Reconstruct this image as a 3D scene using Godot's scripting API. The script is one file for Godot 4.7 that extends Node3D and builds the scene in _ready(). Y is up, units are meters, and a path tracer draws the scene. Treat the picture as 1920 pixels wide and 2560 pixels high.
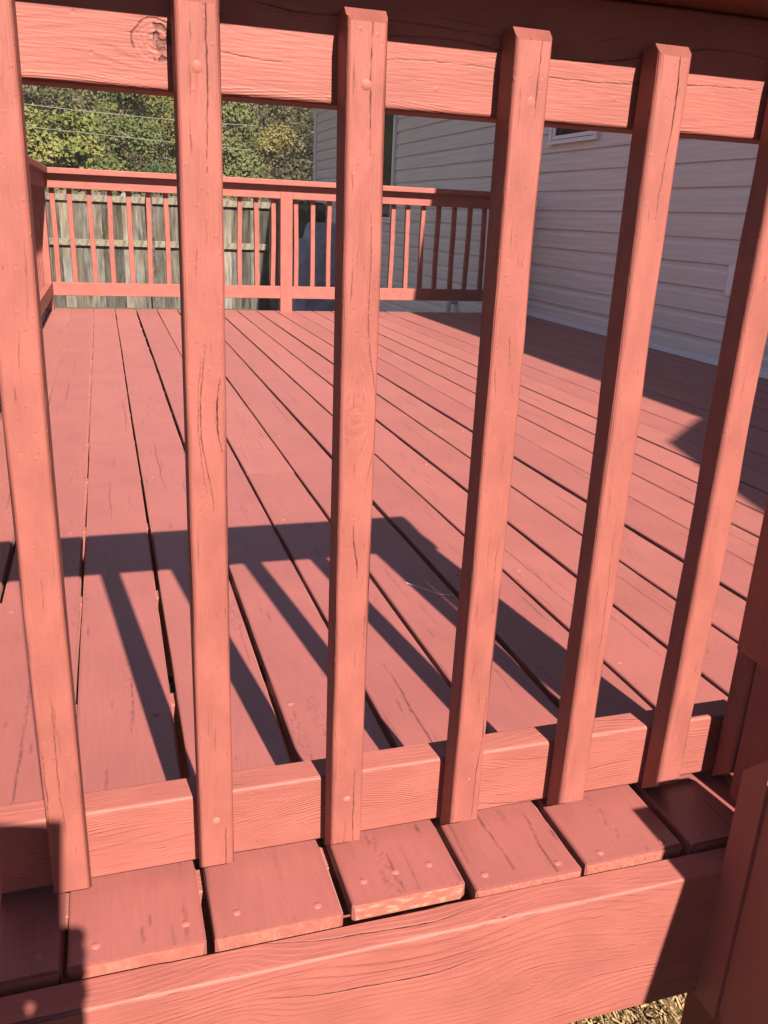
extends Node3D

const L := 5.81          # deck length
const PITCH := 0.145     # plank pitch
const DRIFT := -0.047    # the planks run slightly out of square
const WALL := 3.155      # face of the house
const GROUND := -0.75
var M := {}
var counts := {}
var rng := RandomNumberGenerator.new()


# ------------------------------------------------------------------ naming
func numbered(called: String, parent: Node) -> String:
	var key := str(parent.get_instance_id()) + called
	var n: int = counts.get(key, 0)
	counts[key] = n + 1
	return called if n == 0 else "%s_%03d" % [called, n]

func obj(called: String, mesh: Mesh, mat: Material, parent: Node = self) -> MeshInstance3D:
	var o := MeshInstance3D.new()
	o.name = numbered(called, parent)
	o.mesh = mesh
	if mat:
		o.material_override = mat
	parent.add_child(o, true)
	return o

func tag(o: Node, label: String, category: String, group := "") -> Node:
	o.set_meta("label", label)
	o.set_meta("category", category)
	if group != "":
		o.set_meta("group", group)
	return o

func thing(called: String, label: String, category: String, at := Vector3.ZERO, group := "") -> Node3D:
	var o := Node3D.new()
	o.name = numbered(called, self)
	add_child(o, true)
	o.position = at
	tag(o, label, category, group)
	return o


# ------------------------------------------------------------------ meshes
func arr_mesh(v: PackedVector3Array, n: PackedVector3Array, uv: PackedVector2Array, idx: PackedInt32Array) -> ArrayMesh:
	var a := []
	a.resize(Mesh.ARRAY_MAX)
	a[Mesh.ARRAY_VERTEX] = v
	a[Mesh.ARRAY_NORMAL] = n
	a[Mesh.ARRAY_TEX_UV] = uv
	a[Mesh.ARRAY_INDEX] = idx
	var m := ArrayMesh.new()
	m.add_surface_from_arrays(Mesh.PRIMITIVE_TRIANGLES, a)
	return m

# A sawn timber from p0 to p1: w wide across, t thick along nrm (its face), edges eased to radius r.
# o: segs, seed, bow, wane, u0, v0, ls, hs (metres that the texture covers), end0 (slope of the start cut), end1 (chamfer at the far end's face edge), arc
func beam(p0: Vector3, p1: Vector3, nrm: Vector3, w: float, t: float, r: float, o := {}) -> ArrayMesh:
	var d := (p1 - p0)
	var length := d.length()
	d /= length
	var n := (nrm - d * nrm.dot(d)).normalized()
	var s := d.cross(n)
	var segs: int = o.get("segs", 1)
	var arc: int = o.get("arc", 2)
	var bow: float = o.get("bow", 0.0)
	var wane: float = o.get("wane", 0.0)
	var ls: float = o.get("ls", 1.0)
	var hs: float = o.get("hs", 0.288)
	var u0: float = o.get("u0", 0.0)
	var v0: float = o.get("v0", 0.0)
	var e0: float = o.get("end0", 0.0)
	var e1: float = o.get("end1", 0.0)
	var sd: float = float(o.get("seed", 0)) * 7.31
	var prof := PackedVector2Array()
	var pn := PackedVector2Array()
	var corner := PackedVector2Array()
	# the face first (from -s to +s), then round the timber
	var cs := [Vector2(1, 1), Vector2(1, -1), Vector2(-1, -1), Vector2(-1, 1)]
	for c in 4:
		for k in arc + 1:
			var a := PI / 2 - (c + float(k) / arc) * PI / 2
			var q := Vector2(cos(a), sin(a))
			var cc: Vector2 = cs[c]
			prof.append(Vector2(cc.x * (w / 2 - r), cc.y * (t / 2 - r)) + q * r)
			pn.append(q)
			corner.append(cc)
		if e1 > 0.0 and c == 0 or e1 > 0.0 and c == 2:
			var sx := 1.0 if c == 0 else -1.0
			prof.append(Vector2(sx * w / 2, t / 2 - e1))
			pn.append(Vector2(sx, 0))
			corner.append(Vector2.ZERO)
	# rotate so that it starts with the face's left edge
	var m := prof.size()
	var order := PackedInt32Array()
	order.append(m - 1)
	for i in m:
		order.append(i)
	var V := PackedVector3Array()
	var N := PackedVector3Array()
	var UV := PackedVector2Array()
	var I := PackedInt32Array()
	var np := order.size()
	var per := PackedFloat32Array()
	per.append(0.0)
	for i in range(1, np):
		per.append(per[i - 1] + prof[order[i]].distance_to(prof[order[i - 1]]))
	for g in segs + 1:
		var f := float(g) / segs
		var env := sin(f * PI)
		var off := s * bow * env * sin(sd + f * 3.0) + n * bow * env * cos(sd * 1.7 + f * 2.3)
		for i in np:
			var j := order[i]
			var q := prof[j]
			if wane > 0.0:
				var cc := corner[j]
				var fl := f * length
				var nz := sin(fl * 13.0 + sd + cc.x * 3.1 + cc.y * 1.7) * 0.45 + sin(fl * 31.0 + sd * 2.1 + cc.x * 1.3) * 0.2
				q -= cc * wane * maxf(0.0, nz + 0.15) * absf(pn[j].x * pn[j].y) * 2.0
			var along := f * length
			if e0 != 0.0:
				along = maxf(along, e0 * (q.y + t / 2) + 0.0004 * g)
			if e1 != 0.0 and q.y > t / 2 - e1 * 0.999:
				along = minf(along, length - e1 + (t / 2 - q.y) - 0.0004 * (segs - g))
			V.append(p0 + d * along + s * q.x + n * q.y + off)
			N.append((s * pn[j].x + n * pn[j].y).normalized())
			UV.append(Vector2((u0 + along) / ls, (v0 + per[i]) / hs))
	for g in segs:
		for i in np - 1:
			var a := g * np + i
			var b := a + 1
			var c := a + np
			var e := c + 1
			I.append_array([a, c, b, b, c, e])
	for g in [0, segs]:
		var c0 := V.size()
		var sg := -1.0 if g == 0 else 1.0
		var centre := p0 + d * (0.0 if g == 0 else length)
		if g == 0:
			centre += d * e0 * t / 2
		elif e1 > 0.0:
			centre += n * (t / 2 - e1)
		var cn := d * sg
		if g == 0 and e0 != 0.0:
			cn = (-d + n * e0).normalized()
		V.append(centre)
		N.append(cn)
		UV.append(Vector2(u0 / ls, v0 / hs))
		for i in np:
			var j := order[i]
			V.append(V[g * np + i])
			N.append(cn)
			UV.append(Vector2((u0 + prof[j].y) / ls, (v0 + prof[j].x) / hs))
		for i in np - 1:
			if g == 0:
				I.append_array([c0, c0 + 1 + i, c0 + 2 + i])
			else:
				I.append_array([c0, c0 + 2 + i, c0 + 1 + i])
	return arr_mesh(V, N, UV, I)

# axis-aligned timber between two corners, lying along its longest side
func block(a: Vector3, b: Vector3, r := 0.003, o := {}) -> ArrayMesh:
	var lo := Vector3(minf(a.x, b.x), minf(a.y, b.y), minf(a.z, b.z))
	var hi := Vector3(maxf(a.x, b.x), maxf(a.y, b.y), maxf(a.z, b.z))
	var sz := hi - lo
	var c := (lo + hi) / 2
	if sz.y >= sz.x and sz.y >= sz.z:
		return beam(Vector3(c.x, lo.y, c.z), Vector3(c.x, hi.y, c.z), Vector3(0, 0, 1), sz.x, sz.z, r, o)
	if sz.x >= sz.z:
		return beam(Vector3(lo.x, c.y, c.z), Vector3(hi.x, c.y, c.z), Vector3(0, 0, 1), sz.y, sz.z, r, o)
	return beam(Vector3(c.x, c.y, hi.z), Vector3(c.x, c.y, lo.z), Vector3(0, 1, 0), sz.x, sz.y, r, o)

# straight-sided solid: an outline in the plane (a, b), pushed out along c by depth
func prism(outline: PackedVector2Array, at: Vector3, a: Vector3, b: Vector3, c: Vector3, depth: float, uvs := 1.0) -> ArrayMesh:
	var st := SurfaceTool.new()
	st.begin(Mesh.PRIMITIVE_TRIANGLES)
	st.set_smooth_group(-1)
	var tri := Geometry2D.triangulate_polygon(outline)
	for side in 2:
		for k in tri.size():
			var q: Vector2 = outline[tri[k if side == 0 else tri.size() - 1 - k]]
			st.set_uv(q * uvs)
			st.add_vertex(at + a * q.x + b * q.y + c * depth * side)
	var n := outline.size()
	var run := 0.0
	for i in n:
		var p := outline[i]
		var q := outline[(i + 1) % n]
		var e := p.distance_to(q)
		var P := [at + a * p.x + b * p.y, at + a * q.x + b * q.y, at + a * q.x + b * q.y + c * depth, at + a * p.x + b * p.y + c * depth]
		var U := [Vector2(run, 0), Vector2(run + e, 0), Vector2(run + e, depth), Vector2(run, depth)]
		for k in [0, 2, 1, 0, 3, 2]:
			st.set_uv(U[k] * uvs)
			st.add_vertex(P[k])
		run += e
	st.generate_normals()
	return st.commit()

# tube through points with a radius at each
func tube(pts: PackedVector3Array, rad: PackedFloat32Array, sides := 8) -> ArrayMesh:
	var V := PackedVector3Array()
	var N := PackedVector3Array()
	var UV := PackedVector2Array()
	var I := PackedInt32Array()
	var run := 0.0
	var ref := Vector3(0.31, 0.17, 0.93)
	for i in pts.size():
		var d := (pts[mini(i + 1, pts.size() - 1)] - pts[maxi(i - 1, 0)]).normalized()
		var a := d.cross(ref).normalized()
		var b := d.cross(a)
		if i > 0:
			run += pts[i].distance_to(pts[i - 1])
		for k in sides + 1:
			var t := TAU * k / sides
			var q := a * cos(t) + b * sin(t)
			V.append(pts[i] + q * rad[i])
			N.append(q)
			UV.append(Vector2(run, float(k) / sides))
	for i in pts.size() - 1:
		for k in sides:
			var p := i * (sides + 1) + k
			I.append_array([p, p + sides + 1, p + 1, p + 1, p + sides + 1, p + sides + 2])
	for e in [0, pts.size() - 1]:
		var c := V.size()
		var d := (pts[1] - pts[0]).normalized() * (-1.0 if e == 0 else 1.0)
		V.append(pts[e])
		N.append(d)
		UV.append(Vector2.ZERO)
		for k in sides + 1:
			V.append(V[e * (sides + 1) + k])
			N.append(d)
			UV.append(Vector2.ZERO)
		for k in sides:
			I.append_array([c, c + 1 + k, c + 2 + k])
	return arr_mesh(V, N, UV, I)


# ------------------------------------------------------------------ textures
# Painted timber: height (RF) and colour (RGB8). lm x hm metres. knots: [u, v, r, strength]; cracks: [u, v, length, half-width in px, depth]
func wood(w: int, h: int, lm: float, hm: float, sd: int, o: Dictionary) -> Array:
	var freq: float = o.get("freq", 300.0)
	var freqs: Array = o.get("freqs", [])
	var ridge: float = o.get("ridge", 0.05)
	var wamp: float = o.get("warp", 0.006)
	var mottle: float = o.get("mottle", 0.1)
	var deep: float = o.get("deep", 1.0)
	var knots: Array = o.get("knots", [])
	var H := PackedFloat32Array()
	H.resize(w * h)
	var C := PackedByteArray()
	C.resize(w * h * 3)
	var nz := FastNoiseLite.new()
	nz.seed = sd
	nz.noise_type = FastNoiseLite.TYPE_SIMPLEX_SMOOTH
	nz.frequency = 1.0
	nz.fractal_octaves = 2
	var fib := FastNoiseLite.new()
	fib.seed = sd + 9
	fib.noise_type = FastNoiseLite.TYPE_SIMPLEX
	fib.frequency = 0.11
	fib.fractal_octaves = 3
	var fi := fib.get_seamless_image(512, 512)
	fi.convert(Image.FORMAT_L8)
	var F := fi.get_data()
	var blot := FastNoiseLite.new()
	blot.seed = sd + 5
	blot.frequency = 0.02
	blot.fractal_octaves = 4
	var bi := blot.get_seamless_image(256, 256)
	bi.convert(Image.FORMAT_L8)
	var B := bi.get_data()
	var su := lm / w
	var sv := hm / h
	# the warp changes slowly: sampled on a coarse grid
	var gw := w / 16 + 2
	var gh := h / 8 + 2
	var G := PackedFloat32Array()
	G.resize(gw * gh)
	var A := PackedFloat32Array()
	A.resize(gw * gh)
	for j in gh:
		for i in gw:
			var u := i * 16 * su
			var v := j * 8 * sv
			var x := nz.get_noise_2d(u * o.get("wu", 3.0), v * o.get("wv", 14.0)) * wamp
			for k in knots:
				var du: float = (u - k[0]) / (k[2] * 2.4)
				var dv: float = (v - k[1]) / k[2]
				var e := exp(-(du * du + dv * dv * 0.6))
				x -= dv * e * k[2] * k[3]
			G[j * gw + i] = x
			A[j * gw + i] = 0.5 + 0.9 * nz.get_noise_2d(u * 1.7 + 40.0, v * 9.0) + 0.9 * nz.get_noise_2d(u * 9.0 + 80.0, v * 60.0)
	for y in h:
		var v := y * sv
		var gy := y / 8
		var fy := (y % 8) / 8.0
		for q in freqs:
			if v >= q[0]:
				freq = q[1]
				ridge = q[2]
		for x in w:
			var gx := x / 16
			var fx := (x % 16) / 16.0
			var p := gy * gw + gx
			var wv := lerpf(lerpf(G[p], G[p + 1], fx), lerpf(G[p + gw], G[p + gw + 1], fx), fy)
			var g := (v + wv) * freq
			var t := g - floorf(g)
			var rr := t * t * (3.0 - 2.0 * t) if t < 0.8 else (1.0 - t) * 5.0
			var fb := F[((y * 3) & 511) * 512 + ((x >> 3) & 511)] / 255.0 - 0.5
			var bb := B[((y >> 1) & 255) * 256 + ((x >> 2) & 255)] / 255.0
			H[y * w + x] = 0.6 + ridge * rr * maxf(0.05, A[p]) + 0.1 * fb + 0.05 * bb
			var c := 1.0 - mottle * (1.0 - bb) + 0.05 * fb
			var q := (y * w + x) * 3
			var cb := int(255.0 * clampf(c, 0.0, 1.0))
			C[q] = cb
			C[q + 1] = cb
			C[q + 2] = cb
	# knots: a raised lip, a rough heart
	for k in knots:
		var r: float = k[2]
		for y in range(maxi(0, int((k[1] - r * 1.3) / sv)), mini(h, int((k[1] + r * 1.3) / sv))):
			for x in range(maxi(0, int((k[0] - r * 1.6) / su)), mini(w, int((k[0] + r * 1.6) / su))):
				var du: float = (x * su - k[0]) / (r * 1.2)
				var dv: float = (y * sv - k[1]) / r
				var dd := sqrt(du * du + dv * dv)
				if dd < 1.15:
					var rough: float = nz.get_noise_2d(x * 0.14, y * 0.14)
					H[y * w + x] += (0.06 * sin(dd * 17.0) + (0.14 if k.size() > 4 else 0.05) * rough) * (1.15 - dd)
					if k.size() > 4:
						var hole := nz.get_noise_2d(x * 0.055 + 3.0, y * 0.07)
						var edge := dd - 0.86 - 0.1 * nz.get_noise_2d(x * 0.03, y * 0.03 + 8.0)
						var gate := nz.get_noise_2d(x * 0.014 + 60.0, y * 0.014)
						H[y * w + x] += 0.05 * sin(dd * 34.0) * (1.15 - dd)
						if absf(edge) < 0.022 and gate > -0.1:
							H[y * w + x] -= 0.3
							_dirt(C, y * w + x, 0.75)
						if hole > 0.02 and dd < 0.75 and du > -0.1:
							H[y * w + x] -= 0.3 * minf(1.0, (hole - 0.02) * 6.0)
							_dirt(C, y * w + x, 0.7)
	var rg := RandomNumberGenerator.new()
	rg.seed = sd + 77
	var cracks: Array = o.get("cracks", []).duplicate()
	for i in int(o.get("checks", 60)):
		cracks.append([rg.randf() * lm, rg.randf() * hm, o.get("check_len", 0.03) * (0.25 + rg.randf() * rg.randf() * 3.0), 0.7 + rg.randf() * 0.4, 0.1 + 0.16 * rg.randf()])
	for c in cracks:
		var u: float = c[0]
		var v: float = c[1]
		var steps := int(c[2] / su)
		var jit := rg.randf() * 50.0
		for i in steps:
			var f := float(i) / steps
			var uu := u + i * su
			var gx := clampi(int(uu / su / 16), 0, gw - 2)
			var gy := clampi(int(v / sv / 8), 0, gh - 1)
			v -= (G[gy * gw + gx + 1] - G[gy * gw + gx]) / 16.0
			v += nz.get_noise_2d(uu * 160.0, jit) * sv * 0.22
			var hw: float = 0.62 * c[3] * minf(1.0, 3.0 * minf(f, 1.0 - f) + 0.1) * (0.75 + 0.7 * nz.get_noise_2d(uu * 60.0, jit + 9.0)) - 0.12
			var xi := int(uu / su) % w
			var yc := v / sv
			for y in range(int(floorf(yc - hw - 1)), int(ceilf(yc + hw + 1)) + 1):
				var yy := posmod(y, h)
				var k := clampf(hw + 0.6 - absf(y - yc), 0.0, 1.0)
				if k > 0.0:
					H[yy * w + xi] -= c[4] * k * deep
					_dirt(C, yy * w + xi, lerpf(1.0, 1.0 - 0.6 * minf(1.0, c[4] * 1.5 * deep), k))
	# rough patches where the paint has lifted and been coated over
	for i in int(o.get("scuffs", 0)):
		var cx := rg.randi() % w
		var cy := rg.randi() % h
		var ru := 14 + rg.randi() % 50
		var rv := 3 + rg.randi() % 9
		for y in range(cy - rv, cy + rv + 1):
			for x in range(cx - ru, cx + ru + 1):
				var e := 1.0 - pow(float(x - cx) / ru, 2) - pow(float(y - cy) / rv, 2)
				if e > 0.0:
					var q := nz.get_noise_2d(x * 0.09, y * 0.3 + 17.0)
					var p := posmod(y, h) * w + posmod(x, w)
					if q > 0.0:
						H[p] += 0.09 * minf(1.0, q * 4.0) * minf(1.0, e * 2.0)
					elif q < -0.3:
						H[p] -= 0.1
						_dirt(C, p, 0.9)
	# paint beads, dimples and drips
	for i in int(o.get("beads", 120)):
		var cx := rg.randi() % w
		var cy := rg.randi() % h
		var rad := 1.0 + rg.randf() * 1.6
		var up := 0.12 if rg.randf() < 0.55 else -0.12
		for y in range(cy - 4, cy + 5):
			for x in range(cx - 5, cx + 6):
				var dd := Vector2((x - cx) * 0.7, y - cy).length() / rad
				if dd < 1.0:
					H[posmod(y, h) * w + posmod(x, w)] += up * (1.0 - dd * dd)
	var hi := Image.create_from_data(w, h, false, Image.FORMAT_RF, H.to_byte_array())
	var ci := Image.create_from_data(w, h, false, Image.FORMAT_RGB8, C)
	return [ImageTexture.create_from_image(hi), ImageTexture.create_from_image(ci)]

func _dirt(C: PackedByteArray, p: int, k: float) -> void:
	C[p * 3] = int(C[p * 3] * k)
	C[p * 3 + 1] = int(C[p * 3 + 1] * k)
	C[p * 3 + 2] = int(C[p * 3 + 2] * k)

func lin(r: float, g: float, b: float) -> Color:
	return Color(r, g, b).linear_to_srgb()

func plain(c: Color, rough := 0.7, spec := 0.4) -> StandardMaterial3D:
	var m := StandardMaterial3D.new()
	m.albedo_color = c
	m.roughness = rough
	m.metallic_specular = spec
	return m

func wooden(maps: Array, c: Color, rough: float, relief: float) -> StandardMaterial3D:
	var m := plain(c, rough, 0.35)
	m.albedo_texture = maps[1]
	m.heightmap_enabled = true
	m.heightmap_texture = maps[0]
	m.heightmap_scale = relief
	return m

func ramp(cols: Array) -> Gradient:
	var g := Gradient.new()
	var offs := PackedFloat32Array()
	var cc := PackedColorArray()
	for c in cols:
		offs.append(c[0])
		cc.append(c[1])
	g.offsets = offs
	g.colors = cc
	return g

func noise_tex(size: int, freq: float, oct: int, sd: int, g: Gradient = null) -> NoiseTexture2D:
	var n := FastNoiseLite.new()
	n.seed = sd
	n.frequency = freq
	n.fractal_octaves = oct
	var t := NoiseTexture2D.new()
	t.width = size
	t.height = size
	t.seamless = true
	t.noise = n
	if g:
		t.color_ramp = g
	return t


func make_materials() -> void:
	var paint := lin(0.22, 0.068, 0.056)
	# balusters: eight strips of 36 mm, one metre long
	var rows := []
	for i in 8:
		rows.append(0.036 * i)
	var bal := wood(2048, 512, 1.0, 0.288, 3, {
		"deep": 1.3, "mottle": 0.12, "freq": 520.0, "ridge": 0.2, "warp": 0.004, "wu": 3.0, "wv": 30.0, "checks": 190, "check_len": 0.024, "beads": 900,
		"knots": [[0.53, rows[1] + 0.046, 0.024, 1.1], [0.37, rows[2] - 0.001, 0.011, 1.0], [0.075, rows[5] + 0.011, 0.013, 1.0], [0.57, rows[5] + 0.002, 0.008, 0.9], [0.115, rows[5] + 0.03, 0.005, 0.8]],
		"cracks": [[0.74, rows[1] + 0.018, 0.2, 1.1, 0.4], [0.5, rows[1] + 0.026, 0.07, 1.5, 0.5], [0.44, rows[1] + 0.018, 0.16, 1.0, 0.4], [0.46, rows[1] + 0.012, 0.13, 0.7, 0.3],
			[0.76, rows[2] + 0.018, 0.12, 1.0, 0.4], [0.36, rows[2] + 0.016, 0.06, 1.2, 0.5], [0.56, rows[2] + 0.028, 0.16, 0.8, 0.35], [0.28, rows[2] + 0.026, 0.12, 0.9, 0.4], [0.45, rows[2] + 0.022, 0.14, 0.7, 0.3],
			[0.02, rows[2] + 0.021, 0.11, 0.9, 0.4], [0.012, rows[1] + 0.021, 0.07, 0.9, 0.4], [0.02, rows[3] + 0.022, 0.19, 1.0, 0.4], [0.8, rows[3] + 0.019, 0.065, 1.0, 0.4], [0.3, rows[3] + 0.022, 0.1, 0.7, 0.3],
			[0.72, rows[4] + 0.013, 0.15, 1.0, 0.45], [0.8, rows[4] + 0.017, 0.08, 1.1, 0.45], [0.2, rows[4] + 0.017, 0.2, 0.6, 0.3], [0.04, rows[5] + 0.026, 0.14, 0.6, 0.35], [0.04, rows[6] + 0.018, 0.5, 0.7, 0.35], [0.1, rows[0] + 0.014, 0.15, 0.8, 0.35]]})
	M.baluster = wooden(bal, paint, 0.6, 0.22)
	# deck planks: eight strips of 140 mm, three metres long
	var deck := wood(2048, 512, 3.0, 1.12, 11, {
		"freq": 150.0, "ridge": 0.07, "scuffs": 45, "mottle": 0.08, "deep": 1.4, "warp": 0.012, "wu": 1.2, "wv": 9.0, "checks": 300, "check_len": 0.07, "beads": 160,
		"knots": [[0.5, 0.07, 0.02, 0.9], [1.7, 0.35, 0.016, 0.9], [2.3, 0.63, 0.022, 0.9], [1.1, 0.9, 0.018, 0.9], [0.3, 1.05, 0.02, 0.9]],
		"cracks": [[0.4, 0.05, 0.5, 0.9, 0.4], [1.9, 0.19, 0.5, 0.9, 0.4], [0.1, 0.5, 0.45, 0.9, 0.4], [1.2, 0.62, 0.6, 0.9, 0.4], [2.2, 0.95, 0.5, 0.9, 0.4], [0.7, 1.08, 0.4, 0.9, 0.4], [0.2, 0.1, 0.3, 0.7, 0.35], [0.9, 0.33, 0.35, 0.7, 0.35], [1.5, 0.49, 0.4, 0.8, 0.35], [2.1, 0.75, 0.3, 0.7, 0.35], [2.5, 0.2, 0.3, 0.7, 0.35]]})
	M.planks = []
	for i in 5:
		var g: float = [0.92, 0.96, 1.0, 1.04, 0.98][i]
		var pm := wooden(deck, lin(0.186 * g, 0.0555 * g * (1.0 + 0.012 * i), 0.0505 * g), 0.48, 0.36)
		pm.metallic_specular = 0.5
		pm.rim_enabled = true
		pm.rim = 1.0
		pm.rim_tint = 0.85
		M.planks.append(pm)
	# fascia (190 mm), top rail and bottom rail (95 mm each), 1.5 m long
	var rail := wood(2048, 512, 1.5, 0.38, 23, {
		"freqs": [[0.0, 110.0, 0.22], [0.035, 130.0, 0.12], [0.187, 150.0, 0.07], [0.285, 330.0, 0.22]], "warp": 0.03, "wu": 2.2, "wv": 6.0, "checks": 70, "check_len": 0.05, "beads": 110,
		"knots": [[0.52, 0.07, 0.017, 1.2], [0.86, 0.1, 0.013, 1.1], [0.78, 0.055, 0.007, 0.9], [0.64, 0.1, 0.007, 0.9], [1.0, 0.085, 0.009, 0.9], [0.487, 0.257, 0.019, 1.1, 1]],
		"cracks": [[0.55, 0.035, 0.25, 1.6, 0.4], [0.62, 0.145, 0.12, 0.9, 0.35], [0.9, 0.12, 0.22, 0.8, 0.35], [1.0, 0.15, 0.17, 0.8, 0.35], [0.84, 0.085, 0.06, 0.7, 0.3],
			[0.66, 0.237, 0.46, 1.1, 0.45], [0.55, 0.216, 0.14, 1.2, 0.4], [0.66, 0.256, 0.5, 0.8, 0.35], [0.68, 0.222, 0.2, 0.7, 0.35], [0.36, 0.212, 0.1, 1.0, 0.35], [0.5, 0.25, 0.1, 0.7, 0.35],
			[0.8, 0.345, 0.14, 0.8, 0.4], [0.94, 0.34, 0.12, 0.8, 0.4]]})
	M.rail = wooden(rail, paint, 0.6, 0.28)
	M.paint = plain(paint, 0.5)
	M.nail = plain(lin(0.27, 0.105, 0.085), 0.3, 0.6)
	M.nail_painted = plain(paint, 0.6, 0.3)
	# end grain that the paint has half soaked into
	var eg := plain(Color.WHITE, 0.85, 0.2)
	eg.albedo_texture = noise_tex(256, 0.035, 4, 31, ramp([[0.0, lin(0.2, 0.062, 0.05)], [0.5, lin(0.23, 0.08, 0.062)], [0.66, lin(0.24, 0.095, 0.072)], [0.78, lin(0.28, 0.15, 0.1)], [1.0, lin(0.29, 0.16, 0.105)]]))
	eg.uv1_scale = Vector3(3.5, 8, 8)
	M.end_grain = eg
	var ep := plain(Color.WHITE, 0.7, 0.25)
	ep.albedo_texture = noise_tex(256, 0.05, 4, 32, ramp([[0.0, lin(0.2, 0.062, 0.05)], [0.6, lin(0.235, 0.08, 0.064)], [0.85, lin(0.25, 0.1, 0.076)], [1.0, lin(0.28, 0.14, 0.1)]]))
	ep.uv1_scale = Vector3(7, 3, 3)
	ep.heightmap_enabled = true
	ep.heightmap_texture = noise_tex(256, 0.09, 4, 33)
	ep.heightmap_scale = 0.1
	M.end_paint = ep
	# weathered fence boards: grey with brown and bleached streaks
	M.fence = []
	for i in 4:
		var img := Image.create(128, 512, false, Image.FORMAT_RGB8)
		var a := FastNoiseLite.new()
		a.seed = 60 + i
		a.frequency = 1.0
		a.fractal_octaves = 3
		for y in 512:
			for x in 128:
				var k := a.get_noise_2d(x * 0.11, y * 0.006) * 0.5 + a.get_noise_2d(x * 0.035 + 50.0, y * 0.011) * 0.6
				var f := a.get_noise_2d(x * 0.5, y * 0.02 + 90.0) * 0.12
				var b := clampf(0.055 + 0.06 * k + f * 0.14 + (0.02 if i == 1 else 0.0), 0.015, 0.14)
				var warm := clampf(0.45 + a.get_noise_2d(x * 0.02 + 20.0, y * 0.008 + 7.0) + (y / 512.0 - 0.4) * 0.5, 0.0, 1.0)
				img.set_pixel(x, y, Color(b, b * lerpf(0.98, 0.83, warm), b * lerpf(0.96, 0.62, warm)).linear_to_srgb())
		var m := plain(Color.WHITE, 0.95, 0.1)
		m.albedo_texture = ImageTexture.create_from_image(img)
		M.fence.append(m)
	# vinyl siding with a faint pressed grain
	var sd := plain(lin(0.50, 0.455, 0.445), 0.55, 0.35)
	sd.albedo_texture = noise_tex(256, 0.012, 4, 41, ramp([[0.0, Color(0.9, 0.9, 0.88)], [1.0, Color(1, 1, 1)]]))
	sd.heightmap_enabled = true
	sd.heightmap_texture = noise_tex(256, 0.05, 3, 42)
	sd.heightmap_scale = 0.05
	sd.uv1_scale = Vector3(0.35, 6, 1)
	M.siding = sd
	M.trim = plain(lin(0.50, 0.49, 0.52), 0.45)
	M.trim_dark = plain(lin(0.4, 0.36, 0.34), 0.6)
	var gl := plain(lin(0.01, 0.009, 0.011), 0.15, 0.25)
	M.glass = gl
	M.shingle = plain(lin(0.09, 0.08, 0.075), 0.95, 0.1)
	M.bark = plain(lin(0.09, 0.065, 0.045), 0.95, 0.1)
	M.bark.heightmap_enabled = true
	M.bark.heightmap_texture = noise_tex(256, 0.06, 3, 51)
	M.bark.heightmap_scale = 1.5
	M.wire = plain(lin(0.12, 0.11, 0.1), 0.6)
	M.twig = plain(lin(0.06, 0.035, 0.02), 0.9, 0.1)
	M.cover = plain(lin(0.2, 0.2, 0.265), 0.7, 0.3)
	M.cover.heightmap_enabled = true
	M.cover.heightmap_texture = noise_tex(256, 0.012, 2, 52)
	M.cover.heightmap_scale = 4.0
	# dry ground
	var gr := plain(Color.WHITE, 1.0, 0.05)
	gr.albedo_texture = noise_tex(512, 0.03, 5, 61, ramp([[0.0, lin(0.05, 0.035, 0.02)], [0.45, lin(0.075, 0.055, 0.03)], [0.7, lin(0.1, 0.07, 0.038)], [1.0, lin(0.13, 0.095, 0.05)]]))
	gr.heightmap_enabled = true
	gr.heightmap_texture = noise_tex(512, 0.06, 5, 62)
	gr.heightmap_scale = 0.8
	gr.uv1_scale = Vector3(160, 160, 160)
	M.ground = gr
	var lf := plain(Color.WHITE, 0.6, 0.25)
	lf.vertex_color_use_as_albedo = true
	lf.cull_mode = BaseMaterial3D.CULL_DISABLED
	lf.backlight_enabled = true
	lf.backlight = Color(0.35, 0.4, 0.2)
	M.leaf = lf
	var sw := plain(Color.WHITE, 0.9, 0.15)
	sw.vertex_color_use_as_albedo = true
	sw.cull_mode = BaseMaterial3D.CULL_DISABLED
	M.straw = sw


# ------------------------------------------------------------------ the deck
func gap_x(k: float, z: float) -> float:
	return k * PITCH + DRIFT * (-z / L)

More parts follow.
